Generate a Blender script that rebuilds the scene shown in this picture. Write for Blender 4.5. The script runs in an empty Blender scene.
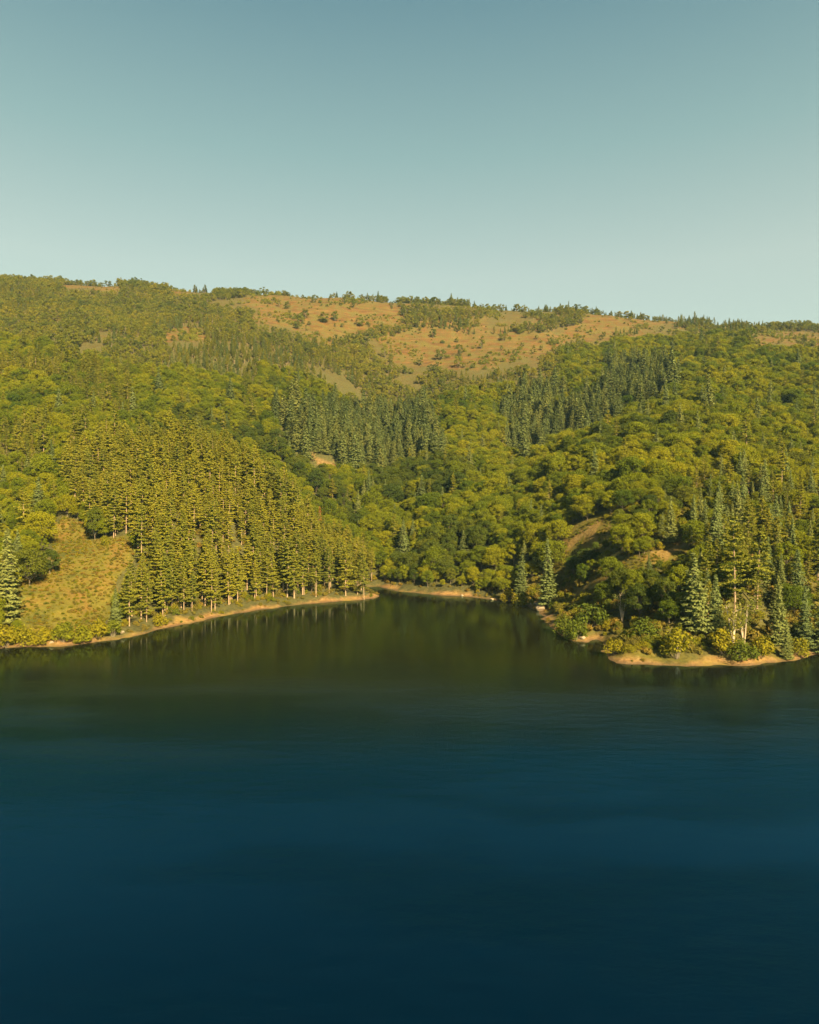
import bpy, math, random
import numpy as np
from mathutils import Vector, Matrix

S = bpy.context.scene
COL = S.collection
R = math.radians
rng = np.random.default_rng(11)
random.seed(11)

# ------------------------------------------------------------------ camera
F, CX, CY, HC = 690.0, 409.5, 505.0, 40.0         # focal length in pixels, principal point, height over the water
cam_d = bpy.data.cameras.new('camera')
cam = bpy.data.objects.new('camera', cam_d); COL.objects.link(cam)
cam.location = (0, 0, HC); cam.rotation_euler = (R(90), 0, 0)
cam_d.sensor_fit = 'VERTICAL'; cam_d.sensor_height = 24.0
cam_d.lens = 24.0 * F / 1024.0
cam_d.shift_y = -(512 - CY) / 1024.0 * 1.0
cam_d.clip_start = 0.5; cam_d.clip_end = 20000
S.camera = cam

HAZE = .00005
def proj(x, y, z):
    y = np.maximum(y, 1.0)
    return CX + F * x / y, CY - F * (z - HC) / y

# ------------------------------------------------------------------ noise (value noise, numpy)
def _hash(i, j, seed):
    n = (i.astype(np.int64) * 374761393 + j.astype(np.int64) * 668265263 + seed * 1442695041) & 0x7fffffff
    n = ((n ^ (n >> 13)) * 1274126177) & 0x7fffffff
    n = (n ^ (n >> 16)) & 0xffff
    return n / 65535.0 * 2 - 1
def vnoise(x, y, seed=0):
    x = np.asarray(x, float); y = np.asarray(y, float)
    i = np.floor(x); j = np.floor(y); u = x - i; v = y - j
    u = u * u * u * (u * (u * 6 - 15) + 10); v = v * v * v * (v * (v * 6 - 15) + 10)
    a = _hash(i, j, seed); b = _hash(i + 1, j, seed); c = _hash(i, j + 1, seed); d = _hash(i + 1, j + 1, seed)
    return (a * (1 - u) + b * u) * (1 - v) + (c * (1 - u) + d * u) * v
def fbm(x, y, scale, octv=4, seed=0):
    out = 0; amp = 1.0; f = 1.0 / scale
    for o in range(octv):
        out = out + amp * vnoise(x * f + 13.7 * o, y * f - 7.3 * o, seed + o); amp *= .5; f *= 2.03
    return out

def inpoly(px, py, poly):
    px = np.asarray(px, float); py = np.asarray(py, float)
    r = np.zeros(px.shape, bool); n = len(poly); j = n - 1
    for i in range(n):
        xi, yi = poly[i]; xj, yj = poly[j]
        if yi != yj:
            c = ((yi > py) != (yj > py)) & (px < (xj - xi) * (py - yi) / (yj - yi) + xi)
            r ^= c
        j = i
    return r

# ------------------------------------------------------------------ landform
def water_pt(px, py):
    d = HC * F / (py - CY)
    return ((px - CX) / F * d, d)
SHORE_PX = [(-330, 676), (-150, 664), (-60, 655), (0, 649), (60, 646), (110, 640), (125, 637), (160, 630), (200, 621), (230, 615), (260, 609.5),
            (300, 605), (340, 601.5), (362, 600), (373, 598), (377, 596), (371, 593.6), (358, 591.2), (352, 588.8), (362, 586.6), (380, 586.4), (390, 589), (400, 591.5), (440, 595), (470, 597),
            (500, 601), (528, 606), (541, 612), (547, 622), (558, 632), (572, 641), (590, 644), (596, 640), (600, 644), (601, 651), (604, 660), (612, 664.5), (660, 666),
            (700, 665.5), (730, 665.5), (760, 664), (790, 660), (819, 655.5), (880, 650), (960, 655), (1150, 668)]
SH = [(-900, 120)] + [water_pt(*p) for p in SHORE_PX] + [(900, 120)]
POLY = SH + [(6000, 120), (6000, 9000), (-6000, 9000), (-6000, 120)]
SHA = np.array(SH)
def shore_dist(x, y):
    x = np.asarray(x, float); y = np.asarray(y, float)
    best = np.full(x.shape, 1e18)
    for (a, b) in zip(SHA[:-1], SHA[1:]):
        dx, dy = b - a; L = dx * dx + dy * dy
        t = np.clip(((x - a[0]) * dx + (y - a[1]) * dy) / L, 0, 1)
        best = np.minimum(best, (x - a[0] - t * dx) ** 2 + (y - a[1] - t * dy) ** 2)
    s = np.sqrt(best)
    return np.where(inpoly(x, y, POLY), s, -s)

COLS = {   # pixel column of a line of sight: (distance, ground height)
    -420: [(200, 10), (260, 40), (400, 95), (600, 185), (800, 285), (960, 352), (1150, 360), (1500, 300)],
    -180: [(190, 10), (230, 22), (330, 64), (420, 92), (600, 185), (800, 281), (955, 344), (1150, 350), (1500, 300)],
    0:   [(205, 8), (230, 14), (262, 24), (300, 38), (335, 54), (420, 92), (600, 182), (800, 278), (950, 339), (1100, 346), (1500, 300)],
    75:  [(225, 8), (250, 18), (275, 27), (300, 37), (340, 54), (420, 90), (600, 180), (800, 275), (945, 334), (1100, 338), (1500, 290)],
    150: [(235, 10), (260, 22), (300, 43), (330, 58), (365, 64), (410, 72), (460, 94), (600, 172), (800, 268), (935, 328), (1100, 330), (1500, 280)],
    215: [(255, 12), (285, 28), (315, 46), (340, 56), (370, 50), (410, 56), (500, 108), (600, 163), (760, 246), (925, 322), (1100, 321)],
    260: [(275, 8), (300, 26), (322, 42), (345, 40), (385, 33), (430, 50), (500, 101), (600, 158), (760, 243), (920, 321), (1100, 318), (1500, 265)],
    300: [(290, 7), (312, 23), (328, 29), (355, 22), (390, 25), (430, 44), (500, 94), (600, 150), (760, 236), (915, 316), (1100, 312)],
    335: [(297, 6), (312, 13), (330, 13), (355, 11), (400, 24), (430, 38), (500, 83), (600, 140), (760, 226), (910, 313), (1100, 306)],
    390: [(345, 5), (400, 22), (480, 56), (560, 92), (650, 146), (760, 212), (900, 301), (1100, 293), (1500, 250)],
    450: [(330, 13), (380, 34), (450, 63), (550, 108), (650, 155), (760, 213), (900, 297), (1100, 291)],
    520: [(305, 14), (360, 35), (400, 49), (430, 52), (480, 66), (540, 98), (650, 163), (760, 213), (900, 292), (1100, 283), (1500, 240)],
    560: [(245, 7), (300, 24), (360, 48), (410, 66), (440, 66), (480, 72), (540, 102), (650, 164), (760, 214), (895, 289), (1100, 280)],
    600: [(215, 8), (250, 18), (300, 36), (360, 58), (430, 79), (470, 83), (540, 112), (650, 163), (760, 213), (885, 283), (1050, 274), (1500, 230)],
    700: [(182, 6), (200, 12), (240, 25), (300, 46), (360, 69), (430, 96), (520, 132), (600, 160), (700, 201), (800, 242), (865, 267), (1050, 258), (1500, 215)],
    819: [(195, 8), (220, 15), (260, 28), (320, 52), (400, 83), (500, 124), (600, 162), (700, 202), (800, 238), (865, 258), (1050, 246), (1500, 205)],
    1000: [(205, 9), (260, 27), (400, 82), (600, 160), (800, 230), (870, 248), (1050, 236)],
    1250: [(210, 9), (260, 26), (400, 78), (600, 150), (800, 215), (890, 232), (1500, 190)],
}
PTS = np.array([((c - CX) / F * d, d, z) for c, l in COLS.items() for d, z in l])
_P = PTS[:, :2] / 100.0
def _k(r2): return 0.5 * r2 * np.log(r2 + 1e-9)
def _solve():
    n = len(_P); d2 = ((_P[:, None] - _P[None]) ** 2).sum(-1)
    A = np.zeros((n + 3, n + 3)); A[:n, :n] = _k(d2) + np.eye(n) * 0.006
    A[:n, n] = 1; A[:n, n + 1:] = _P; A[n, :n] = 1; A[n + 1:, :n] = _P.T
    return np.linalg.solve(A, np.concatenate([PTS[:, 2], [0, 0, 0]]))
_W = _solve()
def tps(x, y):
    x = np.asarray(x, float) / 100; y = np.asarray(y, float) / 100
    out = _W[-3] + _W[-2] * x + _W[-1] * y
    for (a, b), w in zip(_P, _W[:-3]):
        out = out + w * _k((x - a) ** 2 + (y - b) ** 2)
    return out
def sstep(a, b, v):
    t = np.clip((v - a) / (b - a), 0, 1); return t * t * (3 - 2 * t)
def ground(x, y, want_s=False):
    x = np.asarray(x, float); y = np.asarray(y, float)
    s = shore_dist(x, y) + 1.3 * fbm(x, y, 14, 4, 5) + .7 * vnoise(x / 3.1, y / 3.1, 6)
    az = np.degrees(np.arctan2(x, np.maximum(y, 1e-3)))
    h = np.maximum(tps(np.clip(x, -1100, 1100), np.clip(y, 100, 1550)), 1.0)
    h = h * (1 - sstep(1500, 2600, np.hypot(x, y)))
    far = sstep(150, 400, np.hypot(x, y))
    h = h + (2.2 * fbm(x, y, 70, 3, 21) * sstep(10, 70, s) + 5.0 * fbm(x, y, 190, 2, 31) * sstep(350, 650, y))
    land = 0.42 * np.minimum(np.maximum(s, 0), 5.5) + h * sstep(3, 30, s) + .25 * fbm(x, y, 5, 3, 41) * sstep(.5, 4, s)
    z = np.where(s > 0, land, np.maximum(0.30 * s, -14.0))
    return (z, s) if want_s else z
def hit(px, py, lo=150.0, hi=1400.0):
    """the point of the terrain seen along a line of sight"""
    t = np.arange(lo, hi, 1.0)
    x = (px - CX) / F * t; zr = HC - (py - CY) / F * t
    g = ground(x, t) - zr
    k = np.argmax(g > 0)
    return (float(x[k]), float(t[k]), float(ground(x[k:k + 1], t[k:k + 1])[0]))

# ------------------------------------------------------------------ zones, drawn over the slopes they lie on: (outline, nearest, farthest)
Z_LEFT = ([(12, 603), (24, 576), (60, 556), (40, 531), (64, 516), (86, 524), (90, 541), (138, 536), (132, 560), (116, 582), (110, 618), (80, 636), (40, 634), (15, 618)], 180, 345)
Z_GOLD = [([(246, 295), (282, 292), (322, 292), (366, 300), (402, 306), (404, 322), (372, 329), (330, 334), (304, 331), (280, 326), (256, 322)], 700, 1000),
          ([(368, 338), (400, 337), (424, 333), (460, 334), (496, 337), (552, 333), (580, 324), (590, 315), (622, 313), (680, 318), (668, 325), (612, 329), (575, 338), (550, 352), (500, 367), (482, 373), (458, 371), (434, 364), (402, 366), (378, 357)], 600, 1000),
          ([(748, 336), (779, 330), (830, 334), (830, 347), (752, 345)], 600, 1000),
          ([(163, 334), (180, 329), (203, 329), (206, 341), (167, 342)], 600, 1000),
          ([(172, 288), (190, 285), (214, 287), (212, 293), (176, 293)], 700, 1050),
          ([(60, 283), (90, 281), (120, 285), (118, 290), (70, 289)], 700, 1050)]
Z_BARE = [([(296, 450), (306, 452), (322, 458), (338, 463), (332, 466), (316, 463), (302, 456)], 380, 640)]
Z_PATH = [([(560, 556), (570, 541), (588, 529), (606, 519), (606, 523), (594, 535), (602, 544), (592, 546), (582, 539), (568, 552), (562, 562)], 200, 400),
          ([(572, 592), (598, 579), (618, 569), (622, 571), (602, 582), (576, 596)], 180, 330),
          ([(655, 553), (672, 548), (690, 541), (697, 543), (687, 549), (676, 553), (674, 560), (669, 559)], 180, 330)]
Z_GULLY = [([(170, 412), (230, 418), (262, 430), (300, 446), (330, 470), (352, 500), (372, 540), (352, 530), (300, 478), (250, 446), (190, 436)], 345, 520),
           ([(352, 462), (400, 452), (455, 455), (480, 470), (455, 490), (420, 500), (385, 492)], 380, 620)]
Z_PINE = ([(378, 604), (376, 570), (352, 530), (330, 498), (290, 468), (232, 438), (180, 432), (130, 428), (80, 436), (62, 470), (80, 505), (110, 520), (142, 535), (134, 575), (122, 600), (124, 652), (200, 632)], 200, 372)
Z_SPRUCE = [([(262, 402), (300, 396), (360, 398), (441, 404), (452, 448), (415, 458), (390, 458), (330, 450), (300, 446)], 380, 700),
            ([(504, 392), (515, 382), (550, 376), (553, 405), (604, 392), (606, 362), (640, 356), (668, 360), (676, 386), (620, 412), (560, 430), (545, 440), (512, 446)], 420, 760)]
Z_HEAD = ([(528, 610), (535, 560), (570, 530), (620, 505), (690, 480), (760, 470), (840, 470), (900, 480), (900, 690), (590, 690)], 150, 330)
Z_OPEN = [([(556, 568), (560, 550), (574, 533), (604, 515), (610, 528), (604, 547), (584, 549), (568, 566)], 180, 420),
          ([(566, 600), (586, 584), (616, 567), (640, 562), (664, 548), (696, 538), (700, 546), (682, 560), (640, 568), (612, 582), (584, 599)], 170, 340)]
def zone(z, px, py, d):
    out = np.zeros(np.shape(px), bool)
    for poly, a, b in (z if isinstance(z, list) else [z]):
        out |= inpoly(px, py, poly) & (d > a) & (d < b)
    return out
def clear(px, py, d):
    return zone(Z_LEFT, px, py, d) | zone(Z_GOLD, px, py, d) | zone(Z_BARE, px, py, d) | zone(Z_PATH, px, py, d) | zone(Z_OPEN, px, py, d)

# ------------------------------------------------------------------ node helpers
def new_mat(name):
    m = bpy.data.materials.new(name); m.use_nodes = True
    nt = m.node_tree; nt.nodes.clear()
    out = nt.nodes.new('ShaderNodeOutputMaterial')
    return m, nt, out
def N(nt, kind, **kw):
    n = nt.nodes.new(kind)
    for k, v in kw.items():
        if k.startswith('i_'):
            n.inputs[int(k[2:])].default_value = v
        else: setattr(n, k, v)
    return n
def noise(nt, vec, scale, detail=4, rough=.55):
    n = N(nt, 'ShaderNodeTexNoise'); n.inputs['Scale'].default_value = scale; n.inputs['Detail'].default_value = detail; n.inputs['Roughness'].default_value = rough
    nt.links.new(vec, n.inputs['Vector']); return n.outputs['Fac']
def ramp(nt, fac, stops, interp='LINEAR'):
    n = N(nt, 'ShaderNodeValToRGB'); n.color_ramp.interpolation = interp
    e = n.color_ramp.elements
    while len(e) < len(stops): e.new(0.5)
    for k, (p, c) in zip(e, stops): k.position = p; k.color = (*c, 1) if len(c) == 3 else c
    nt.links.new(fac, n.inputs[0]); return n.outputs[0]
def mix(nt, fac, a, b, blend='MIX'):
    n = N(nt, 'ShaderNodeMix', data_type='RGBA', blend_type=blend)
    for s, v in ((n.inputs[0], fac), (n.inputs[6], a), (n.inputs[7], b)):
        if hasattr(v, 'links'): nt.links.new(v, s)
        elif isinstance(v, (int, float)): s.default_value = v
        else: s.default_value = (*v, 1)
    return n.outputs[2]
def math_n(nt, op, a, b=0.0, clamp=False):
    n = N(nt, 'ShaderNodeMath', operation=op, use_clamp=clamp)
    for s, v in ((n.inputs[0], a), (n.inputs[1], b)):
        if hasattr(v, 'links'): nt.links.new(v, s)
        else: s.default_value = v
    return n.outputs[0]

def leaf_mat(name, a, b, c, regional=.010, translucent=.29):
    """foliage: tree-to-tree and patch-to-patch colour, from colour a over b to c"""
    m, nt, out = new_mat(name)
    oi = N(nt, 'ShaderNodeObjectInfo'); geo = N(nt, 'ShaderNodeNewGeometry')
    patch = noise(nt, oi.outputs['Location'], regional, 2)
    t = math_n(nt, 'ADD', math_n(nt, 'MULTIPLY', oi.outputs['Random'], .72), math_n(nt, 'MULTIPLY', math_n(nt, 'SUBTRACT', patch, .36), 1.0), True)
    col = ramp(nt, t, [(0.05, a), (0.5, b), (0.95, c)])
    sm = noise(nt, geo.outputs['Position'], .9, 3)
    col = mix(nt, .75, col, ramp(nt, sm, [(0.3, (.58, .60, .60)), (0.7, (1.25, 1.2, 1.05))]), 'MULTIPLY')
    d = N(nt, 'ShaderNodeBsdfDiffuse'); tr = N(nt, 'ShaderNodeBsdfTranslucent'); mx = N(nt, 'ShaderNodeMixShader'); mx.inputs[0].default_value = translucent
    nt.links.new(col, d.inputs[0]); nt.links.new(mix(nt, 1.0, col, (1.1, 1.15, .55), 'MULTIPLY'), tr.inputs[0])
    nt.links.new(d.outputs[0], mx.inputs[1]); nt.links.new(tr.outputs[0], mx.inputs[2]); nt.links.new(mx.outputs[0], out.inputs[0])
    return m
def bark_mat(name, a, b):
    m, nt, out = new_mat(name)
    tc = N(nt, 'ShaderNodeTexCoord'); mp = N(nt, 'ShaderNodeMapping'); mp.inputs['Scale'].default_value = (3, 3, .6)
    nt.links.new(tc.outputs['Object'], mp.inputs[0])
    col = ramp(nt, noise(nt, mp.outputs[0], 2.0, 5), [(.3, a), (.7, b)])
    p = N(nt, 'ShaderNodeBsdfPrincipled'); p.inputs['Roughness'].default_value = .9
    nt.links.new(col, p.inputs['Base Color']); nt.links.new(p.outputs[0], out.inputs[0]); return m

M_PINE = leaf_mat('pine_needles', (.090, .098, .018), (.140, .136, .019), (.182, .162, .019))
M_SPRUCE = leaf_mat('spruce_needles', (.080, .102, .040), (.115, .134, .046), (.148, .152, .045))
M_BROAD = leaf_mat('broad_leaves', (.042, .064, .009), (.108, .120, .009), (.162, .150, .009))
M_DARK = leaf_mat('dark_broad_leaves', (.034, .050, .012), (.056, .070, .012), (.086, .090, .012))
M_HILL = leaf_mat('small_tree_leaves', (.060, .074, .020), (.112, .114, .020), (.160, .138, .020))
M_SHRUB = leaf_mat('shrub_leaves', (.040, .062, .012), (.110, .112, .010), (.18, .14, .010))
M_DRY = leaf_mat('dry_scrub', (.075, .070, .017), (.115, .095, .019), (.155, .098, .021))
M_RUST = leaf_mat('rusty_needles', (.16, .075, .025), (.18, .08, .025), (.2, .09, .03))
M_BARKP = bark_mat('pine_bark', (.12, .075, .045), (.25, .165, .10))
M_BARKS = bark_mat('spruce_bark', (.10, .075, .055), (.20, .15, .11))
M_BARKB = bark_mat('grey_bark', (.055, .042, .028), (.12, .092, .062))
M_PALE = bark_mat('pale_bark', (.20, .15, .10), (.36, .28, .20))

# ------------------------------------------------------------------ mesh helpers
def mesh_np(name, V, Fq, mat, smooth=False):
    me = bpy.data.meshes.new(name)
    me.from_pydata(np.asarray(V).tolist(), [], [tuple(f) for f in Fq])
    me.materials.append(mat)
    if smooth: me.polygons.foreach_set('use_smooth', [True] * len(me.polygons))
    me.update(); return me
def leaves(C, Nrm, L, W, r, up=None):
    """quads (one folded sprig each) centred on C, facing Nrm; L along a tangent, W across"""
    n = len(C); Nrm = Nrm / np.maximum(np.linalg.norm(Nrm, axis=1, keepdims=True), 1e-6)
    t = r.normal(size=(n, 3)) if up is None else up + .35 * r.normal(size=(n, 3))
    t -= (t * Nrm).sum(1, keepdims=True) * Nrm; t /= np.maximum(np.linalg.norm(t, axis=1, keepdims=True), 1e-6)
    b = np.cross(Nrm, t)
    L = (L * r.uniform(.65, 1.3, n))[:, None]; W = (W * r.uniform(.65, 1.3, n))[:, None]
    V = np.stack([C - t * L * .5, C + b * W * .5 - Nrm * W * .12, C + t * L * .5, C - b * W * .5 - Nrm * W * .12], 1).reshape(-1, 3)
    Fq = np.arange(4 * n).reshape(n, 4)
    return V, Fq
def tube(pts, radii, k=7):
    V = []; Fq = []
    for i, (p, rad) in enumerate(zip(pts, radii)):
        p = Vector(p)
        a = Vector(pts[max(i - 1, 0)]); b = Vector(pts[min(i + 1, len(pts) - 1)])
        q = (b - a).to_track_quat('Z', 'X')
        for j in range(k):
            an = 2 * math.pi * j / k
            V.append(tuple(p + q @ Vector((math.cos(an) * rad, math.sin(an) * rad, 0))))
    for i in range(len(pts) - 1):
        for j in range(k):
            Fq.append((i * k + j, i * k + (j + 1) % k, (i + 1) * k + (j + 1) % k, (i + 1) * k + j))
    return V, Fq
def merge(parts):
    V = []; Fq = []
    for v, f in parts:
        o = len(V); V += [tuple(q) for q in v]; Fq += [tuple(int(i) + o for i in q) for q in f]
    return V, Fq

def pine_meshes(seed, h=22.0, bare=.36, spread=2.5, mat=None, branches=84, per=64):
    r = np.random.default_rng(seed)
    lean = r.normal(0, .25, 2)
    axis = lambda t: np.array([lean[0] * t * t, lean[1] * t * t, h * t])
    parts = [tube([axis(t) for t in (0, .02, .2, .5, .8, 1.0)], [.30, .24, .19, .12, .06, .01])]
    C = []; Nn = []; U = []
    tiers = bare + (1 - bare) * np.linspace(0, .985, 17) ** .95
    for t in [t + r.normal(0, .003) for t in tiers for _ in range(6 if t < .9 else 4)]:
        if r.uniform() < .10 and t < .85: continue
        q = max(0.0, min(1.0, (t - bare) / (1 - bare)))
        length = spread * (1.06 - q) ** .72 * (0.55 + .45 * min(1, q / .16)) * r.uniform(.6, 1.2) + .22
        an = r.uniform(0, 2 * math.pi); el = -.16 + .75 * q * q + r.normal(0, .09)
        d = np.array([math.cos(an) * math.cos(el), math.sin(an) * math.cos(el), math.sin(el)])
        o = axis(t)
        if q < .9: parts.append(tube([o, o + d * length * .55, o + d * length + np.array([0, 0, .12 * length])], [.06, .035, .012], 4))
        n = int(per * (.5 + .5 * length / spread)); u = r.uniform(.22, 1.05, n)
        p = o + d * (length * u)[:, None] + r.normal(0, .30, (n, 3)) * (np.array([1, 1, .42]) * (.38 + .24 * length)) * .75
        p[:, 2] += .12 * length * u * u
        C.append(p); Nn.append(np.array([0, 0, .8]) + d * .4 + r.normal(0, .75, (n, 3))); U.append(np.tile(d, (n, 1)))
    for t in r.uniform(.12, bare, 9):       # dead snags under the crown
        an = r.uniform(0, 2 * math.pi); o = axis(t)
        parts.append(tube([o, o + np.array([math.cos(an), math.sin(an), -.1]) * r.uniform(.5, 1.5)], [.035, .01], 3))
    C = np.concatenate(C); Nn = np.concatenate(Nn); U = np.concatenate(U)
    V, Fq = leaves(C, Nn, .66, .33, r, U)
    return mesh_np('pine_trunk', *merge(parts), M_BARKP), mesh_np('pine_crown', V, Fq, mat or M_PINE)
def spruce_meshes(seed, h=19.0, spread=3.2, mat=None, droop=.28):
    r = np.random.default_rng(seed)
    parts = [tube([(0, 0, h * t) for t in (0, .02, .3, .7, 1.0)], [.36, .28, .2, .1, .02])]
    C = []; Nn = []; U = []
    z = .05 * h
    while z < h * .985:
        q = z / h
        L = spread * (1 - q) ** .82 * r.uniform(.85, 1.1) + .12
        nb = max(4, int(9 * (1 - q) + 3)); a0 = r.uniform(0, 6.28)
        for k in range(nb):
            an = a0 + 2 * math.pi * (k + r.uniform(-.3, .3)) / nb
            l = L * r.uniform(.62, 1.18); d = np.array([math.cos(an), math.sin(an), 0])
            n = max(5, int(28 * l / spread)); u = r.uniform(.1, 1.04, n) ** .8
            p = np.array([0, 0, z]) + d * (l * u)[:, None]
            side = np.array([-d[1], d[0], 0]); w = r.normal(0, 1, n) * .26 * l * (1 - .55 * u)
            p = p + side * w[:, None]
            p[:, 2] += -droop * l * u + .22 * l * u ** 3 + r.normal(0, .1, n) - .1 * np.abs(w) + .3 * q
            C.append(p); Nn.append(np.array([0, 0, 1.0]) + d * .5 + r.normal(0, .4, (n, 3))); U.append(d + side * np.sign(w)[:, None] * .6)
            if l > 1.2 and k % 2 == 0: parts.append(tube([(0, 0, z), np.array([0, 0, z - droop * l * .7]) + d * l * .8], [.05, .012], 3))
        z += (.36 + .42 * (1 - q)) * r.uniform(.8, 1.2) * h / 19
    V, Fq = leaves(np.concatenate(C), np.concatenate(Nn), .85, .44, r, np.concatenate(U))
    return mesh_np('spruce_trunk', *merge(parts), M_BARKS), mesh_np('spruce_crown', V, Fq, mat or M_SPRUCE)
def broad_meshes(seed, h=13.0, w=10.0, mat=None, bark=None, low=1.75, base=.26, lobes=15, n_leaf=8000, size=.45, flat=.8):
    r = np.random.default_rng(seed)
    parts = [tube([(0, 0, 0), (0, 0, .3), (r.normal(0, .15), r.normal(0, .15), h * base), (r.normal(0, .4), r.normal(0, .4), h * .62)], [.30, .22, .17, .07])]
    C = []; Nn = []
    z0 = h * base; cz = (z0 + h) * .5
    for k in range(lobes):
        zz = 1 - low * (k + .5) / lobes; rr_ = math.sqrt(max(0, 1 - zz * zz)); an = 2.399 * k + r.uniform(-.4, .4)
        lr = w * .5 * r.uniform(.22, .46); lz = lr * flat * r.uniform(.75, 1.05)
        out_ = r.uniform(.62, 1.22)
        c = np.array([math.cos(an) * rr_ * (w * .5 - lr * .75) * out_, math.sin(an) * rr_ * (w * .5 - lr * .75) * out_, cz + zz * (h - z0) * .5 * .72 * r.uniform(.85, 1.1)])
        c[2] = min(c[2], h - lz); c[2] = max(c[2], z0 + lz * .4)
        st = np.array([0, 0, h * (base + r.uniform(.06, .22))])
        parts.append(tube([st, st * .45 + c * .55 + np.array([0, 0, -.05 * h]), c], [.09, .06, .02], 5))
        n = int(n_leaf / lobes * (lr / (w * .17)) ** 2)
        v = r.normal(size=(n, 3)); v /= np.linalg.norm(v, axis=1, keepdims=True)
        v[:, 2] = np.where(v[:, 2] < -.45, -v[:, 2], v[:, 2])
        rr = r.uniform(.25, 1.0, n) ** .42 * (1 + .14 * np.sin(v[:, 0] * 7 + k) * np.sin(v[:, 1] * 6 + 2 * k) * np.sin(v[:, 2] * 6 + k))
        rr *= np.where(r.uniform(0, 1, n) < .20, r.uniform(1.02, 1.38, n), 1)
        C.append(c + v * rr[:, None] * np.array([lr, lr, lz])); Nn.append(v * np.array([1, 1, 1.2]) + np.array([0, 0, .45]) + r.normal(0, .75, (n, 3)))
    V, Fq = leaves(np.concatenate(C), np.concatenate(Nn), size, size * .66, r)
    return mesh_np('tree_trunk', *merge(parts), bark or M_BARKB), mesh_np('tree_crown', V, Fq, mat or M_BROAD)
def shrub_meshes(seed, h=3.2, w=3.6, mat=None, n_leaf=900, size=.34, lobes=8):
    r = np.random.default_rng(seed); parts = []; C = []; Nn = []
    for k in range(lobes):
        an = 2.399 * k + r.uniform(-.5, .5); q = (k + .5) / lobes; rad = w * .34 * math.sqrt(q)
        lr = w * r.uniform(.17, .27); lz = lr * r.uniform(.9, 1.3)
        c = np.array([math.cos(an) * rad, math.sin(an) * rad, h * (.20 + .56 * (1 - q) * r.uniform(.6, 1.15))]); c[2] = min(c[2], h - lz)
        parts.append(tube([(c[0] * .15, c[1] * .15, -.1), c * .6, c], [.04, .03, .012], 4))
        n = int(n_leaf / lobes); v = r.normal(size=(n, 3)); v /= np.linalg.norm(v, axis=1, keepdims=True)
        rr = r.uniform(.3, 1.1, n) ** .5
        p = c + v * rr[:, None] * np.array([lr, lr, lz]); p[:, 2] = np.maximum(p[:, 2], .05 + .2 * r.uniform(0, 1, n))
        C.append(p); Nn.append(v + np.array([0, 0, .3]) + r.normal(0, .5, (n, 3)))
    V, Fq = leaves(np.concatenate(C), np.concatenate(Nn), size, size * .6, r)
    return mesh_np('shrub_stems', *merge(parts), M_BARKB), mesh_np('shrub_crown', V, Fq, mat or M_SHRUB)
def bare_meshes(seed, h=11.0):
    """a tree with pale forked stems and only a little foliage at the top"""
    r = np.random.default_rng(seed); parts = []; C = []
    for k in range(4):
        an = 2 * math.pi * k / 4 + r.uniform(-.5, .5); d = np.array([math.cos(an), math.sin(an), 0])
        hh = h * r.uniform(.7, 1); o = r.uniform(.4, 1.2)
        pts = [d * .1, d * o * .5 + np.array([0, 0, hh * .3]), d * o + np.array([0, 0, hh * .65]), d * o * 1.7 + np.array([0, 0, hh])]
        parts.append(tube(pts, [.2, .17, .11, .03], 6))
        for j in range(7):
            t = r.uniform(.35, .95); b = d * o * 1.5 * t + np.array([0, 0, hh * t]); e = b + np.array([r.normal(0, 1), r.normal(0, 1), r.uniform(.4, 1.6)])
            parts.append(tube([b, e], [.05, .012], 4)); C.append(e + r.normal(0, .4, (26, 3)))
    C = np.concatenate(C)
    V, Fq = leaves(C, r.normal(size=C.shape) + np.array([0, 0, .5]), .5, .3, r)
    return mesh_np('bare_stems', *merge(parts), M_PALE), mesh_np('thin_crown', V, Fq, M_HILL)

PINE = [pine_meshes(100 + i, bare=b, spread=s) for i, (b, s) in enumerate([(.28, 3.5), (.20, 3.9), (.34, 3.2), (.15, 3.6), (.30, 4.0), (.22, 3.1)])]
SPRUCE = [spruce_meshes(200 + i, spread=s, droop=d) for i, (s, d) in enumerate([(3.7, .28), (4.2, .34), (3.3, .22), (4.6, .3), (3.5, .38)])]
BROAD = [broad_meshes(300 + i, w=w, lobes=l, flat=f, base=b) for i, (w, l, f, b) in enumerate([(10.5, 24, .85, .10), (12, 28, .8, .08), (9.5, 20, .95, .12), (11, 30, .8, .10), (9, 18, 1.0, .06), (12.5, 32, .8, .10), (10, 22, .9, .12)])]
SMALL = [broad_meshes(400 + i, h=8.5, w=w, mat=M_HILL, low=1.98, lobes=l, n_leaf=1900, size=.5, base=.03, flat=f) for i, (w, l, f) in enumerate([(6.5, 9, 1.0), (7.5, 11, .95), (5.5, 8, 1.2), (6, 10, 1.1), (8, 12, .9)])]
SHRUB = [shrub_meshes(500 + i, h=h, w=w) for i, (h, w) in enumerate([(3.2, 3.6), (2.6, 3.8), (3.8, 3.2), (3.0, 4.4)])]
DRY = [shrub_meshes(520 + i, h=h, w=w, mat=M_DRY, n_leaf=600, lobes=6) for i, (h, w) in enumerate([(1.6, 2.6), (2.0, 3.0), (1.3, 2.4)])]
BARE = [bare_meshes(600 + i) for i in range(2)]
RUST = [pine_meshes(700, h=16, bare=.2, spread=2.0, mat=M_RUST, per=16)]
SCRUB = [shrub_meshes(560 + i, h=2.6, w=w, mat=M_HILL, n_leaf=420, size=.42) for i, w in enumerate((3.2, 4.2, 2.8))]
DARKB = [broad_meshes(340 + i, w=w, mat=M_DARK, lobes=l, flat=f, base=b) for i, (w, l, f, b) in enumerate([(10.5, 24, .85, .08), (11.5, 28, .8, .10), (9.5, 20, .95, .08)])]
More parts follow.
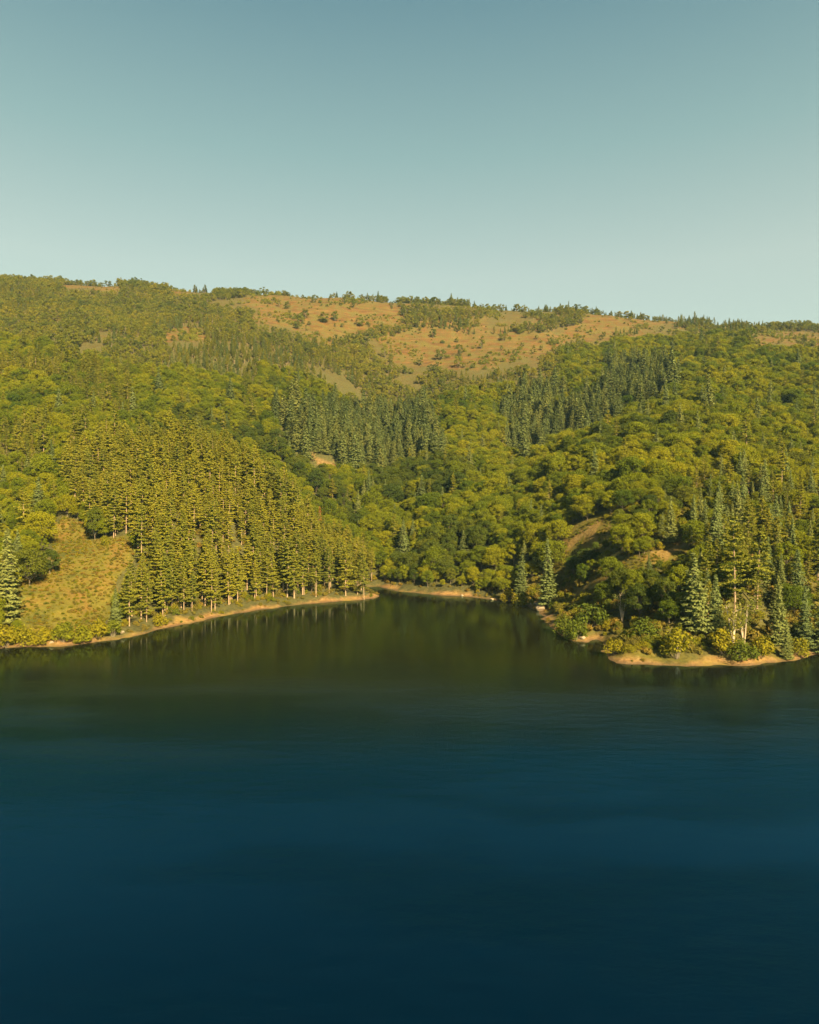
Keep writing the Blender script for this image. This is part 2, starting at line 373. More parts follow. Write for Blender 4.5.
NATIVE = {'scrub': 2.6, 'dark': 13.0, 'pine': 22.0, 'spruce': 19.0, 'broad': 13.0, 'small': 8.5, 'shrub': 3.2, 'dry': 1.7, 'bare': 11.0, 'rust': 16.0}
LIB = {'scrub': SCRUB, 'dark': DARKB, 'pine': PINE, 'spruce': SPRUCE, 'broad': BROAD, 'small': SMALL, 'shrub': SHRUB, 'dry': DRY, 'bare': BARE, 'rust': RUST}
NAME = {'scrub': 'hill_bush', 'dark': 'broadleaf_tree', 'pine': 'pine_tree', 'spruce': 'spruce_tree', 'broad': 'broadleaf_tree', 'small': 'small_hill_tree', 'shrub': 'shrub', 'dry': 'dry_shrub', 'bare': 'thin_tree', 'rust': 'rusty_pine_tree'}
CAT = {'scrub': 'bush', 'dark': 'tree', 'pine': 'tree', 'spruce': 'tree', 'broad': 'tree', 'small': 'tree', 'shrub': 'bush', 'dry': 'bush', 'bare': 'tree', 'rust': 'tree'}

# ------------------------------------------------------------------ terrain sheet
def build_terrain():
    az = np.concatenate([np.arange(-180, -50, 5.0), np.linspace(-50, 50, 760), np.arange(55, 180, 5.0)])
    d = np.concatenate([[3, 40, 90, 130], 150 * 1.0078 ** np.arange(0, 300), [1650, 1900, 2300, 2700, 3100]])
    A, D = np.meshgrid(np.radians(az), d, indexing='ij')
    X = D * np.sin(A); Y = D * np.cos(A)
    Z, Sd = ground(X.ravel(), Y.ravel(), True); Z = Z.reshape(X.shape); Sd = Sd.reshape(X.shape)
    deg = np.degrees(np.abs(A))
    Z = np.where(deg > 51, np.minimum(Z, -6.0), Z)
    na, nd = X.shape
    V = np.stack([X, Y, Z], -1).reshape(-1, 3)
    i = np.arange(na)[:, None]; j = np.arange(nd - 1)[None]; i2 = (i + 1) % na
    Fq = np.stack([i * nd + j, i2 * nd + j, i2 * nd + j + 1, i * nd + j + 1], -1).reshape(-1, 4)
    me = bpy.data.meshes.new('hillside')
    me.vertices.add(len(V)); me.vertices.foreach_set('co', V.astype(np.float32).ravel())
    me.loops.add(Fq.size); me.loops.foreach_set('vertex_index', Fq.astype(np.int32).ravel())
    me.polygons.add(len(Fq)); me.polygons.foreach_set('loop_start', (np.arange(len(Fq)) * 4).astype(np.int32)); me.polygons.foreach_set('loop_total', np.full(len(Fq), 4, np.int32))
    me.update(calc_edges=True); me.validate()
    me.polygons.foreach_set('use_smooth', np.ones(len(me.polygons), bool))
    # what grows or lies on the ground: R dry hill grass, G low green-gold brush, B bare earth and shore bank
    x, y, z = V.T
    px, py = proj(x, y, z)
    px = px + 9 * fbm(x, y, 26, 4, 61); py = py + 3.0 * fbm(x, y, 26, 4, 71)
    dd = np.hypot(x, y); ok = y > 50
    Rm = np.where(zone(Z_GOLD, px, py, dd) & ok, 1.0, 0.0)
    hill = sstep(640, 740, dd) * sstep(215, 265, px) * (py > 285) * ok
    Rm = np.maximum(Rm, hill * np.clip(.55 + .8 * fbm(x, y, 40, 3, 97), 0, 1))
    Rm = np.maximum(Rm, .35 * sstep(560, 700, dd) * ok)
    Gm = zone(Z_LEFT, px, py, dd) & ok
    s = Sd.ravel()
    bank = (1 - sstep(1.2, 3.4, s + 2.4 * fbm(x, y, 11, 3, 81))) * (s > -3)
    head = zone(Z_HEAD, px, py, dd) & ok
    B = np.maximum(bank, np.where(zone(Z_PATH, px, py, dd) & ok, .6, np.where(zone(Z_BARE, px, py, dd) & ok, .6, 0)))
    G = np.maximum(np.maximum(Gm * 1.0, zone(Z_OPEN, px, py, dd) & ok), np.where(head, .55 + .4 * fbm(x, y, 25, 2, 91), 0))
    at = me.color_attributes.new('cover', 'FLOAT_COLOR', 'POINT')
    at.data.foreach_set('color', np.stack([Rm * 1.0, np.clip(G, 0, 1), np.clip(B, 0, 1), np.ones_like(B)], -1).astype(np.float32).ravel())
    m, nt, out = new_mat('ground_cover')
    ca = N(nt, 'ShaderNodeAttribute', attribute_name='cover'); sp = N(nt, 'ShaderNodeSeparateColor'); nt.links.new(ca.outputs['Color'], sp.inputs[0])
    geo = N(nt, 'ShaderNodeNewGeometry'); P = geo.outputs['Position']
    n1 = noise(nt, P, .9, 5, .65); n2 = noise(nt, P, .10, 5, .6); n3 = noise(nt, P, .025, 4)
    mp = N(nt, 'ShaderNodeMapping'); mp.inputs['Scale'].default_value = (.03, .16, .16); nt.links.new(P, mp.inputs[0]); n4 = noise(nt, mp.outputs[0], 1.6, 5, .6)
    floor = ramp(nt, n1, [(.3, (.024, .024, .009)), (.7, (.060, .054, .018))])
    gold = ramp(nt, n4, [(.25, (.034, .018, .007)), (.45, (.060, .031, .010)), (.6, (.087, .047, .015)), (.74, (.132, .079, .027))])
    gold = mix(nt, ramp(nt, n2, [(.40, (0, 0, 0)), (.60, (.85, .85, .85))]), gold, (.062, .053, .014))
    gold = mix(nt, .6, gold, ramp(nt, n1, [(.3, (.45, .45, .42)), (.7, (1.4, 1.38, 1.3))]), 'MULTIPLY')
    brush = ramp(nt, n2, [(.3, (.042, .044, .009)), (.5, (.084, .070, .012)), (.66, (.105, .064, .016))])
    brush = mix(nt, .7, brush, ramp(nt, n1, [(.3, (.5, .5, .45)), (.7, (1.25, 1.2, 1.1))]), 'MULTIPLY')
    earth = ramp(nt, n1, [(.3, (.085, .044, .017)), (.52, (.145, .081, .031)), (.78, (.22, .144, .072))])
    zz = N(nt, 'ShaderNodeSeparateXYZ'); nt.links.new(P, zz.inputs[0])
    wet = N(nt, 'ShaderNodeMapRange'); nt.links.new(math_n(nt, 'ADD', zz.outputs[2], math_n(nt, 'MULTIPLY', n2, .8)), wet.inputs[0])
    for i, v in ((1, .55), (2, 1.0), (3, .75), (4, 0.0)): wet.inputs[i].default_value = v
    earth = mix(nt, wet.outputs[0], earth, (.055, .036, .020))
    earth = mix(nt, ramp(nt, n2, [(.5, (0, 0, 0)), (.66, (.7, .7, .7))]), earth, (.12, .085, .02))
    c = mix(nt, sp.outputs[0], floor, gold); c = mix(nt, sp.outputs[1], c, brush); c = mix(nt, sp.outputs[2], c, earth)
    b = N(nt, 'ShaderNodeBump'); b.inputs['Strength'].default_value = .6; b.inputs['Distance'].default_value = .6; nt.links.new(n1, b.inputs['Height'])
    p = N(nt, 'ShaderNodeBsdfPrincipled'); p.inputs['Roughness'].default_value = .95; p.inputs['Specular IOR Level'].default_value = .1
    nt.links.new(c, p.inputs['Base Color']); nt.links.new(b.outputs[0], p.inputs['Normal']); nt.links.new(p.outputs[0], out.inputs[0])
    me.materials.append(m)
    o = bpy.data.objects.new('hillside', me); COL.objects.link(o); o['kind'] = 'structure'
    o['label'] = 'hillside rising from the lake, forest floor and dry golden clearings'
build_terrain()

# ------------------------------------------------------------------ water
def build_water():
    me = bpy.data.meshes.new('lake_water')
    r = 3000.0; k = 64
    V = [(0, 0, 0)] + [(math.cos(2 * math.pi * i / k) * r, math.sin(2 * math.pi * i / k) * r, 0) for i in range(k)]
    me.from_pydata(V, [], [(0, 1 + i, 1 + (i + 1) % k) for i in range(k)])
    m, nt, out = new_mat('lake_water')
    geo = N(nt, 'ShaderNodeNewGeometry'); P = geo.outputs['Position']
    def mapped(sx, sy):
        mp = N(nt, 'ShaderNodeMapping'); mp.inputs['Scale'].default_value = (sx, sy, 1); mp.inputs['Rotation'].default_value = (0, 0, .12); nt.links.new(P, mp.inputs[0]); return mp.outputs[0]
    wind = noise(nt, mapped(.0075, .026), 1.0, 5, .55)
    windf = ramp(nt, wind, [(.46, (.06, .06, .06)), (.60, (1, 1, 1))])
    sx = N(nt, 'ShaderNodeSeparateXYZ'); nt.links.new(P, sx.inputs[0])
    lee = N(nt, 'ShaderNodeMapRange'); nt.links.new(sx.outputs[1], lee.inputs[0])
    for i, v in ((1, 108.0), (2, 185.0), (3, 1.0), (4, .08)): lee.inputs[i].default_value = v
    near = N(nt, 'ShaderNodeMapRange'); nt.links.new(sx.outputs[1], near.inputs[0])
    for i, v in ((1, 55.0), (2, 92.0), (3, .30), (4, 1.0)): near.inputs[i].default_value = v
    strength = math_n(nt, 'MULTIPLY', math_n(nt, 'MULTIPLY', windf, lee.outputs[0]), near.outputs[0])
    h1 = noise(nt, mapped(1.6, 3.6), 1.0, 5, .65); h2 = noise(nt, mapped(.22, .5), 1.0, 3, .5)
    hh = math_n(nt, 'ADD', math_n(nt, 'MULTIPLY', h1, .35), h2)
    b = N(nt, 'ShaderNodeBump'); b.inputs['Distance'].default_value = .35
    nt.links.new(math_n(nt, 'ADD', math_n(nt, 'MULTIPLY', math_n(nt, 'MULTIPLY', math_n(nt, 'ADD', windf, .15), lee.outputs[0]), .48), .04), b.inputs['Strength']); nt.links.new(hh, b.inputs['Height'])
    cove_reflect_tint = N(nt, 'ShaderNodeMapRange'); nt.links.new(math_n(nt, 'ADD', sx.outputs[1], math_n(nt, 'MULTIPLY', wind, 50.0)), cove_reflect_tint.inputs[0])
    for i, v in ((1, 130.0), (2, 205.0), (3, 0.0), (4, 1.0)): cove_reflect_tint.inputs[i].default_value = v
    body = N(nt, 'ShaderNodeBsdfDiffuse'); nt.links.new(mix(nt, cove_reflect_tint.outputs[0], (.0000, .0024, .0068), (.0058, .0058, .0022)), body.inputs[0])  # olive cove body colour stands in for warmth missing from the hill reflection
    gl = N(nt, 'ShaderNodeBsdfGlossy'); nt.links.new(mix(nt, cove_reflect_tint.outputs[0], (.12, .60, 1.0), (.50, .72, .66)), gl.inputs[0])  # reflection colour painted in: sky blued offshore, hill kept olive in the cove
    breeze = math_n(nt, 'MULTIPLY', lee.outputs[0], math_n(nt, 'ADD', math_n(nt, 'MULTIPLY', windf, .75), .25))
    nt.links.new(math_n(nt, 'ADD', math_n(nt, 'MULTIPLY', math_n(nt, 'MULTIPLY', breeze, near.outputs[0]), .22), .045), gl.inputs['Roughness'])
    fr = N(nt, 'ShaderNodeFresnel'); fr.inputs[0].default_value = 1.33
    for sk in (gl.inputs['Normal'], fr.inputs['Normal']): nt.links.new(b.outputs[0], sk)
    mx = N(nt, 'ShaderNodeMixShader'); nt.links.new(fr.outputs[0], mx.inputs[0]); nt.links.new(body.outputs[0], mx.inputs[1]); nt.links.new(gl.outputs[0], mx.inputs[2])
    nt.links.new(mx.outputs[0], out.inputs[0])
    me.materials.append(m)
    o = bpy.data.objects.new('lake_water', me); COL.objects.link(o); o['kind'] = 'structure'; o['label'] = 'dark blue lake water with calm green reflections near the shore'
build_water()

# ------------------------------------------------------------------ where the trees stand
def pct(px, py): return f'{round(px / 819 * 100)}% across {round(py / 1024 * 100)}% down'
ITEMS = []       # dicts: kind, x, y, z, h, rot, var, label(optional)
def add(kind, x, y, z, h, label=None, var=None, wide=1.0, group=None, keep=False):
    ITEMS.append(dict(kind=kind, x=x, y=y, z=z, h=h, rot=random.uniform(0, 6.283), var=random.randrange(len(LIB[kind])) if var is None else var, label=label, wide=wide, group=group, keep=keep))
SINGLE = [   # trees and bushes the photograph shows one by one: kind, base pixel, height in pixels, width factor, label
    ('spruce', 6, 622, 92, 1.0, 'tall blue-green spruce at the left edge, beside the brushy clearing'),
    ('dark', 30, 588, 42, .95, 'round dark broadleaf tree behind the spruce at the left clearing'),
    ('dark', 50, 575, 26, 1.0, 'smaller dark broadleaf tree at the left border of the brushy clearing'),
    ('dark', 95, 541, 36, .7, 'dark upright broadleaf tree at the upper right corner of the brushy clearing'),
    ('shrub', 105, 545, 12, .8, 'little dark bush under the pines at the top of the brushy clearing'),
    ('rust', 320, 545, 38, .6, 'narrow rusty red dead pine on the crest of the left spur'),
    ('pine', 364, 600, 42, .9, 'short yellow-green pine standing last on the tip of the left point'),
    ('shrub', 4, 648, 26, 1.0, 'tall yellow-green bush on the bank at the left edge'),
    ('shrub', 24, 646, 22, 1.0, 'green bush on the bank next to the left edge bush'),
    ('shrub', 44, 645, 20, 1.0, 'yellow-green bush on the bank straight below the clearing'),
    ('shrub', 63, 644, 22, .9, 'olive bush on the bank below the right half of the clearing'),
    ('shrub', 83, 641, 21, 1.1, 'broad dark green bush on the bank right of the clearing'),
    ('shrub', 98, 640, 22, 1.0, 'dark green bush on the bank before the first pines'),
    ('shrub', 113, 637, 18, 1.0, 'low green bush on the bank at the foot of the pine row'),
    ('shrub', 160, 626, 14, 1.1, 'dark low bush among the trunks above the sandy bank'),
    ('spruce', 548, 606, 66, 1.0, 'grey-olive ragged conifer standing above the pale rock on the cove shore'),
    ('spruce', 671, 542, 46, .9, 'dark blue-green conifer above the upper end of the track'),
    ('spruce', 693, 543, 48, .9, 'dark conifer at the bend of the grassy track'),
    ('spruce', 717, 550, 58, .9, 'tall very dark conifer right of the grassy track bend'),
    ('pine', 735, 618, 98, 1.2, 'tallest yellow-green pine on the right headland'),
    ('pine', 757, 612, 84, 1.1, 'dark tall pine beside the tallest pine of the headland'),
    ('spruce', 697, 632, 78, 1.25, 'large pale green layered spruce in the middle of the headland'),
    ('spruce', 715, 634, 58, 1.0, 'lower spruce leaning against the large pale spruce on the headland'),
    ('spruce', 779, 644, 60, 1.0, 'light green spruce on the right part of the headland'),
    ('spruce', 787, 660, 40, 1.0, 'small grey-green spruce near the water on the headland'),
    ('spruce', 805, 650, 62, .9, 'narrow spruce close to the right edge above the shore'),
    ('spruce', 822, 652, 66, 1.0, 'spruce cut by the right edge above the shore'),
    ('bare', 733, 646, 50, 1.0, 'thin tree with several pale bare stems on the headland'),
    ('bare', 744, 645, 44, 1.0, 'second thin tree with pale bare stems, nearer the small spruce'),
    ('bare', 622, 622, 36, .9, 'thin tree with pinkish bare stems above the headland scrub'),
    ('shrub', 677, 660, 32, 1.0, 'round dark green bush on the golden headland bank'),
    ('shrub', 722, 656, 26, 1.1, 'dark green bush below the pale bare stems'),
    ('shrub', 742, 659, 22, 1.2, 'bright yellow-green bush on the headland shore'),
    ('shrub', 762, 658, 24, 1.1, 'bright green bush right of the yellow-green headland bush'),
    ('shrub', 800, 657, 20, 1.0, 'golden bush on the shore close to the right edge'),
    ('shrub', 564, 634, 22, .8, 'yellow bush hanging over the water beside the inlet'),
    ('shrub', 577, 640, 26, .9, 'bright golden bush at the tip of the small point'),
    ('shrub', 592, 628, 30, 1.1, 'large green bush above the dark inlet'),
    ('dark', 640, 620, 38, .9, 'dark spreading broadleaf tree behind the headland scrub'),
    ('dark', 664, 612, 36, .9, 'dark broadleaf tree left of the large pale spruce'),
    ('broad', 605, 606, 26, .9, 'round broadleaf tree below the lower grassy track'),
    ('dark', 586, 574, 26, 1.0, 'blue-green broadleaf tree between the two grassy tracks'),
    ('broad', 622, 556, 32, 1.0, 'large green broadleaf tree right of the reddish track'),
    ('broad', 640, 548, 36, 1.0, 'broadleaf tree above the middle of the grassy tracks'),
    ('shrub', 615, 655, 18, 1.2, 'golden scrub bush at the left corner of the headland'),
    ('shrub', 645, 640, 24, 1.0, 'olive bush in the middle of the headland scrub'),
    ('shrub', 508, 602, 14, 1.2, 'low golden bush on the far cove shore'),
    ('shrub', 522, 605, 16, 1.1, 'golden-green bush left of the pale rock on the cove shore'),
    # lone trees of the dry clearings under the skyline
    ('small', 433, 338, 11, 1.0, 'round dark tree at the top border of the golden clearing'),
    ('small', 441, 360, 12, 1.1, 'round dark tree alone in the lower part of the golden clearing'),
    ('small', 481, 349, 12, 1.0, 'upright dark tree alone in the middle of the golden clearing'),
    ('small', 460, 356, 13, .8, 'narrow olive tree in the lower golden clearing'),
    ('small', 459, 368, 13, .8, 'olive tree at the lower border of the golden clearing'),
    ('small', 533, 354, 6, 1.4, 'low brown bush at the right end of the golden clearing'),
    ('small', 305, 318, 10, 1.5, 'wide green bush in the upper left dry clearing'),
    ('small', 324, 323, 11, 1.2, 'olive bush below the upper left dry clearing'),
    ('small', 335, 322, 12, .8, 'upright olive tree below the upper left dry clearing'),
    ('small', 297, 329, 9, 1.0, 'dark round bush at the foot of the upper left dry clearing'),
    ('small', 287, 309, 8, 1.0, 'small dark bush in the upper left dry clearing'),
    ('small', 279, 307, 9, .9, 'olive bush at the left side of the upper dry clearing'),
    ('small', 314, 303, 9, .9, 'dark bush just under the skyline on the dry clearing'),
    ('small', 360, 327, 10, 1.1, 'dark round tree between the two dry clearings'),
    ('small', 385, 358, 16, .5, 'narrow olive tree at the left border of the golden clearing'),
    ('small', 353, 308, 7, 1.0, 'little bush in the right part of the upper dry clearing'),
    ('small', 503, 341, 8, 1.2, 'green bush in the row above the golden clearing'),
    ('small', 420, 366, 9, 1.2, 'dark bush on the lower border of the golden clearing'),
    ('small', 578, 332, 5, 1.0, 'tiny brown bush in the right dry strip'),
    ('spruce', 378, 302, 11, 1.3, 'dark pointed tree on the skyline above the upper dry clearing'),
    ('spruce', 451, 305, 12, 1.1, 'dark pointed tree on the skyline beside a golden mound'),
    ('spruce', 478, 305, 10, 1.1, 'dark pointed tree on the skyline over the middle of the hill'),
]
for kind, px, py, hp, wide, lab in SINGLE:
    x, y, z = hit(px, py)
    add(kind, x, y, z - .1, hp * y / F, lab, None, wide, keep=True)
OCC = np.array([(i['x'], i['y'], min(4.0, .22 * i['h'] + .8)) for i in ITEMS])

def visible(x, y, z):
    """is the point seen over the terrain (with a low canopy) in front of it"""
    ok = np.ones(len(x), bool)
    for t in np.linspace(.25, .985, 60):
        g = ground(x * t, y * t); ok &= (g < HC + (z - HC) * t)
    return ok
def scatter(spacing, xr, yr, seed, jit=.42):
    r = np.random.default_rng(seed)
    gx = np.arange(xr[0], xr[1], spacing); gy = np.arange(yr[0], yr[1], spacing * .92)
    X, Y = np.meshgrid(gx, gy); X = X + (np.arange(len(gy)) % 2)[:, None] * spacing * .5
    X = (X + r.uniform(-jit, jit, X.shape) * spacing).ravel(); Y = (Y + r.uniform(-jit, jit, Y.shape) * spacing).ravel()
    ok = (np.abs(X) < Y * .80 + 25)
    X, Y = X[ok], Y[ok]; Z, s = ground(X, Y, True)
    ok = s > (.7 if spacing == 2.4 else 3.5)
    return X[ok], Y[ok], Z[ok], s[ok], r
def free(X, Y):
    ok = np.ones(len(X), bool)
    for ox, oy, rad in OCC: ok &= (X - ox) ** 2 + (Y - oy) ** 2 > rad * rad
    return ok
def put(kind, X, Y, Z, H, sel, wide=None):
    for i in np.nonzero(sel)[0]:
        add(kind, float(X[i]), float(Y[i]), float(Z[i]) - .15, float(H[i]), None, None, random.uniform(.85, 1.15) if wide is None else wide)
def zones_of(X, Y, Z, H):
    D = np.hypot(X, Y); jx = 4 * fbm(X, Y, 30, 2, 61); jy = 3 * fbm(X, Y, 30, 2, 71)
    bx, by = proj(X, Y, Z); mx, my = proj(X, Y, Z + .5 * H); tx, ty = proj(X, Y, Z + .8 * H)
    cl = clear(bx, by, D) | clear(mx, my, D) | (clear(tx, ty, D) & ~inpoly(tx, ty, [(540, 500), (710, 500), (710, 610), (540, 610)]))
    return dict(D=D, bx=bx, by=by, mx=mx, my=my, cl=cl, pine=zone(Z_PINE, mx + jx, my + jy, D), spruce=zone(Z_SPRUCE, mx + jx, my + jy, D), head=zone(Z_HEAD, mx + jx, my + jy, D))
UPY = 560.0
# plantation pines on the left spur
X, Y, Z, s, r = scatter(4.3, (-330, 60), (190, 420), 1, .72)
H = np.clip(17.4 + 2.9 * r.normal(size=len(X)) + 2.2 * fbm(X, Y, 40, 2, 3), 9, 24)
q = zones_of(X, Y, Z, H)
sel = q['pine'] & ~q['cl'] & free(X, Y) & (s > 3.6) & (r.uniform(size=len(X)) < .95 - .25 * (fbm(X, Y, 20, 2, 91) > .35))
dark = fbm(X, Y, 45, 2, 8) > .62
put('pine', X, Y, Z, H, sel & ~dark); put('spruce', X, Y, Z, H * .85, sel & dark)
# spruce stands
X, Y, Z, s, r = scatter(6.1, (-330, 380), (360, 800), 2, .6)
H = 18.5 + 3.0 * r.normal(size=len(X)); q = zones_of(X, Y, Z, H)
jx2 = 11 * fbm(X, Y, 28, 3, 161); zs = zone(Z_SPRUCE, q['mx'] + jx2, q['my'] + .5 * jx2, q['D']) & (r.uniform(size=len(X)) < .86)
put('spruce', X, Y, Z, H * np.exp(.12 * r.normal(size=len(X))), zs & ~q['cl'] & ~q['pine'], 1.3)
SPX = np.array([(a, b) for a, b in zip(X[zs], Y[zs])])
# headland mixture
X, Y, Z, s, r = scatter(5.0, (0, 330), (150, 340), 3)
H = 8.8 + 2.5 * r.normal(size=len(X)); q = zones_of(X, Y, Z, H); u = r.uniform(size=len(X))
right = q['bx'] > 690
sel = q['head'] & ~q['cl'] & free(X, Y) & (s > 16)
put('spruce', X, Y, Z, H * 1.35, sel & right & (u < .40)); put('pine', X, Y, Z, H * 1.6, sel & right & (u > .8))
put('dark', X, Y, Z, H * .9, sel & ~right & (u < .25)); put('broad', X, Y, Z, H * .9, sel & ~right & (u >= .25) & (u < .58)); put('spruce', X, Y, Z, H * 1.1, sel & ~right & (u > .90)); put('broad', X, Y, Z, H * .8, sel & right & (u > .40) & (u < .8))
put('shrub', X, Y, Z, H * .3, sel & ~right & (u > .58) & (u < .90))
# broadleaf woods
X, Y, Z, s, r = scatter(4.9, (-560, 560), (170, 760), 4, .6)
H = 8.6 * np.exp(.24 * r.normal(size=len(X))) + 1.5 * fbm(X, Y, 60, 2, 15); H = np.clip(H, 5, 16); H = np.where(s < 12, H * .75, H)
q = zones_of(X, Y, Z, H); u = r.uniform(size=len(X))
cell = {(int(a // 5), int(b // 5)) for a, b in SPX}
nosp = np.array([not any((int(a // 5) + i, int(b // 5) + j) in cell for i in (0, 1, -1) for j in (0, 1, -1) if abs(i) + abs(j) < 2) for a, b in zip(X, Y)])
bs = ~q['cl'] & ~q['pine'] & nosp & ~q['head'] & free(X, Y) & (s > 5)
up = Y + 40 * fbm(X, Y, 120, 3, 77) - np.where(q['bx'] > 560, 110, 0) + np.where(q['bx'] < 260, 60, 0) > 610
lp = (q['bx'] < 130) & (Y > 330) & (Y < 520) & (fbm(X, Y, 90, 3, 17) > -.1)
put('pine', X, Y, Z, H * 1.6, bs & ~up & lp & (u < .75))
bl = bs & ~up & ~(lp & (u < .75))
put('spruce', X, Y, Z, H * 1.6, bl & (u < .03)); put('pine', X, Y, Z, H * 1.6, bl & (u > .975))
mid_ = bl & (u >= .03) & (u <= .975)
gully = zone(Z_GULLY, q['mx'] + 6 * fbm(X, Y, 30, 2, 61), q['my'] + 4 * fbm(X, Y, 30, 2, 71), q['D']) | (fbm(X, Y, 55, 3, 57) > .72)
put('dark', X, Y, Z, H, mid_ & gully & (u < .8)); put('broad', X, Y, Z, H, mid_ & ~(gully & (u < .8)))
# smaller trees of the upper slopes, thinning out to the skyline
X, Y, Z, s, r = scatter(6.3, (-840, 840), (480, 1040), 5)
H = np.clip(8.5 + 1.8 * r.normal(size=len(X)), 4, 13); q = zones_of(X, Y, Z, H); u = r.uniform(size=len(X))
up2 = Y + 40 * fbm(X, Y, 120, 3, 77) - 0 + 0
thr = np.where(q['bx'] > 560, 720, np.where(q['bx'] < 260, 550, 610))
ridge_y = np.interp(q['bx'], [-200, 0, 260, 400, 520, 600, 700, 819, 1000], [955, 950, 920, 900, 900, 885, 865, 865, 870])
vis_r = Y < ridge_y + 45
dens = fbm(X, Y, 55, 3, 19)
near_ridge = Y > ridge_y - 45
op = (q['bx'] > 230) & (Y > 720)         # open upper hill: groves only
nosp = np.array([(int(a // 5), int(b // 5)) not in cell for a, b in zip(X, Y)])
sel = ~q['cl'] & nosp & (up2 > thr) & vis_r & np.where(op, dens > -.12 - .26 * sstep(370, 420, q['bx'] + 45 * fbm(X, Y, 50, 2, 87)) * (1 - sstep(545, 610, q['bx'] + 45 * fbm(X, Y, 50, 2, 88))) * sstep(301, 309, q['by'] + 6 * fbm(X, Y, 35, 2, 89)), dens > -.75) & np.where(near_ridge, dens > -.15, True)
con = fbm(X, Y, 80, 2, 23) + .5 * (u - .5)
put('small', X, Y, Z, H, sel & (con < .35)); put('spruce', X, Y, Z, H * 1.05, sel & (con >= .35) & (u < .5)); put('pine', X, Y, Z, H * 1.15, sel & (con >= .35) & (u >= .5))
# the loose row of trees along the skyline
for k in range(460):
    px = random.uniform(-60, 880); y = float(np.interp(px, [-200, 0, 260, 400, 520, 600, 700, 819, 1000], [955, 950, 920, 900, 900, 885, 865, 865, 870])) + random.uniform(-12, 14)
    x = (px - CX) / F * y
    if vnoise(np.array([x / 38]), np.array([.3]), 4)[0] < -.45: continue
    z = float(ground(np.array([x]), np.array([y]))[0])
    add(random.choice(['spruce', 'small', 'small', 'pine']), x, y, z - .1, random.choice([4, 5, 6, 6.5, 7.5, 10]) * random.uniform(.85, 1.15), None, None, 1.3)
X, Y, Z, s, r = scatter(4.2, (-420, 520), (560, 960), 9)
q = zones_of(X, Y, Z, np.full(len(X), 1.0)); u = r.uniform(size=len(X)); dn = fbm(X, Y, 34, 3, 47)
gz = zone(Z_GOLD, q['bx'], q['by'], q['D']) | ((q['bx'] > 225) & (Y > 690))
put('scrub', X, Y, Z, r.uniform(.7, 2.4, len(X)) * (1 + .8 * np.clip(dn, 0, 1)) * np.where(u < .03, 2.0, 1), gz & (u < .07 + 1.6 * np.clip(dn - .12, 0, 1)))
mt = gz & (u > .985 - .02 * (dn > .1)) & (q['by'] > 296)
put('small', X, Y, Z, r.uniform(3.8, 7.0, len(X)), mt)
# bushes along the banks
X, Y, Z, s, r = scatter(2.4, (-330, 330), (165, 345), 6, .7)
u = r.uniform(size=len(X)); q = zones_of(X, Y, Z, np.full(len(X), 2.0)); d2 = fbm(X, Y, 16, 2, 29)
bank = (s > 4.2) & (s < 11) & free(X, Y); low = (s > .8) & (s <= 4.5) & free(X, Y) & (d2 > -.35)
put('dry', X, Y, Z, r.uniform(.5, 1.5, len(X)), low & (u < .45)); put('shrub', X, Y, Z, r.uniform(.6, 2.0, len(X)), low & (u > .80))
put('shrub', X, Y, Z, r.uniform(1.4, 3.4, len(X)), bank & (u < .16) & (d2 > -.1)); put('dry', X, Y, Z, r.uniform(.7, 1.8, len(X)), bank & (u > .62))
und = q['pine'] & (s >= 6) & (s < 34) & free(X, Y)
put('dry', X, Y, Z, r.uniform(.9, 2.2, len(X)), und & (u < .42)); put('shrub', X, Y, Z, r.uniform(1.2, 2.8, len(X)), und & (u > .74))
hs = q['head'] & (s >= 4.5) & (s < 24) & ~q['cl'] & free(X, Y)
put('dry', X, Y, Z, r.uniform(1.2, 3.0, len(X)), hs & (u < .62)); put('shrub', X, Y, Z, r.uniform(1.8, 4.0, len(X)), hs & (u > .70))
pathside = q['head'] & (s >= 24) & free(X, Y) & ~q['cl']
put('shrub', X, Y, Z, r.uniform(1.5, 3.2, len(X)), pathside & (u < .22)); put('dry', X, Y, Z, r.uniform(1.0, 2.0, len(X)), pathside & (u > .93))

# ------------------------------------------------------------------ individuals (the largest in view) and the rest of each wood
def empty(name, loc, rz, sc):
    o = bpy.data.objects.new(name, None); COL.objects.link(o); o.empty_display_size = .5
    o.location = loc; o.rotation_euler = (0, 0, rz); o.scale = sc; return o
PART = {'scrub': ('stems', 'foliage'), 'dark': ('trunk', 'crown'), 'pine': ('trunk', 'crown'), 'spruce': ('trunk', 'crown'), 'broad': ('trunk', 'crown'), 'small': ('trunk', 'crown'), 'shrub': ('stems', 'foliage'), 'dry': ('stems', 'foliage'), 'bare': ('stems', 'crown'), 'rust': ('trunk', 'crown')}
def place_words(kind, px, py, d):
    def z(a): return bool(zone(a, np.array([px]), np.array([py]), np.array([d]))[0])
    if d < 345 and z(Z_HEAD): return 'on the right headland'
    if kind == 'scrub': return 'on the dry hilltop grass'
    if kind in ('shrub', 'dry'): return 'on the left shore bank' if px < 378 else 'on the cove bank' if px < 540 else 'on the right shore bank'
    if z(Z_PINE): return 'in the left shore plantation'
    if d > 800: return 'along the skyline'
    if px < 330: return 'on the left hillside' if d < 500 else 'on the upper left slope'
    if px < 470: return 'in the valley above the cove' if d < 520 else 'on the middle slope'
    return 'on the right hillside' if d < 560 else 'on the upper right slope'
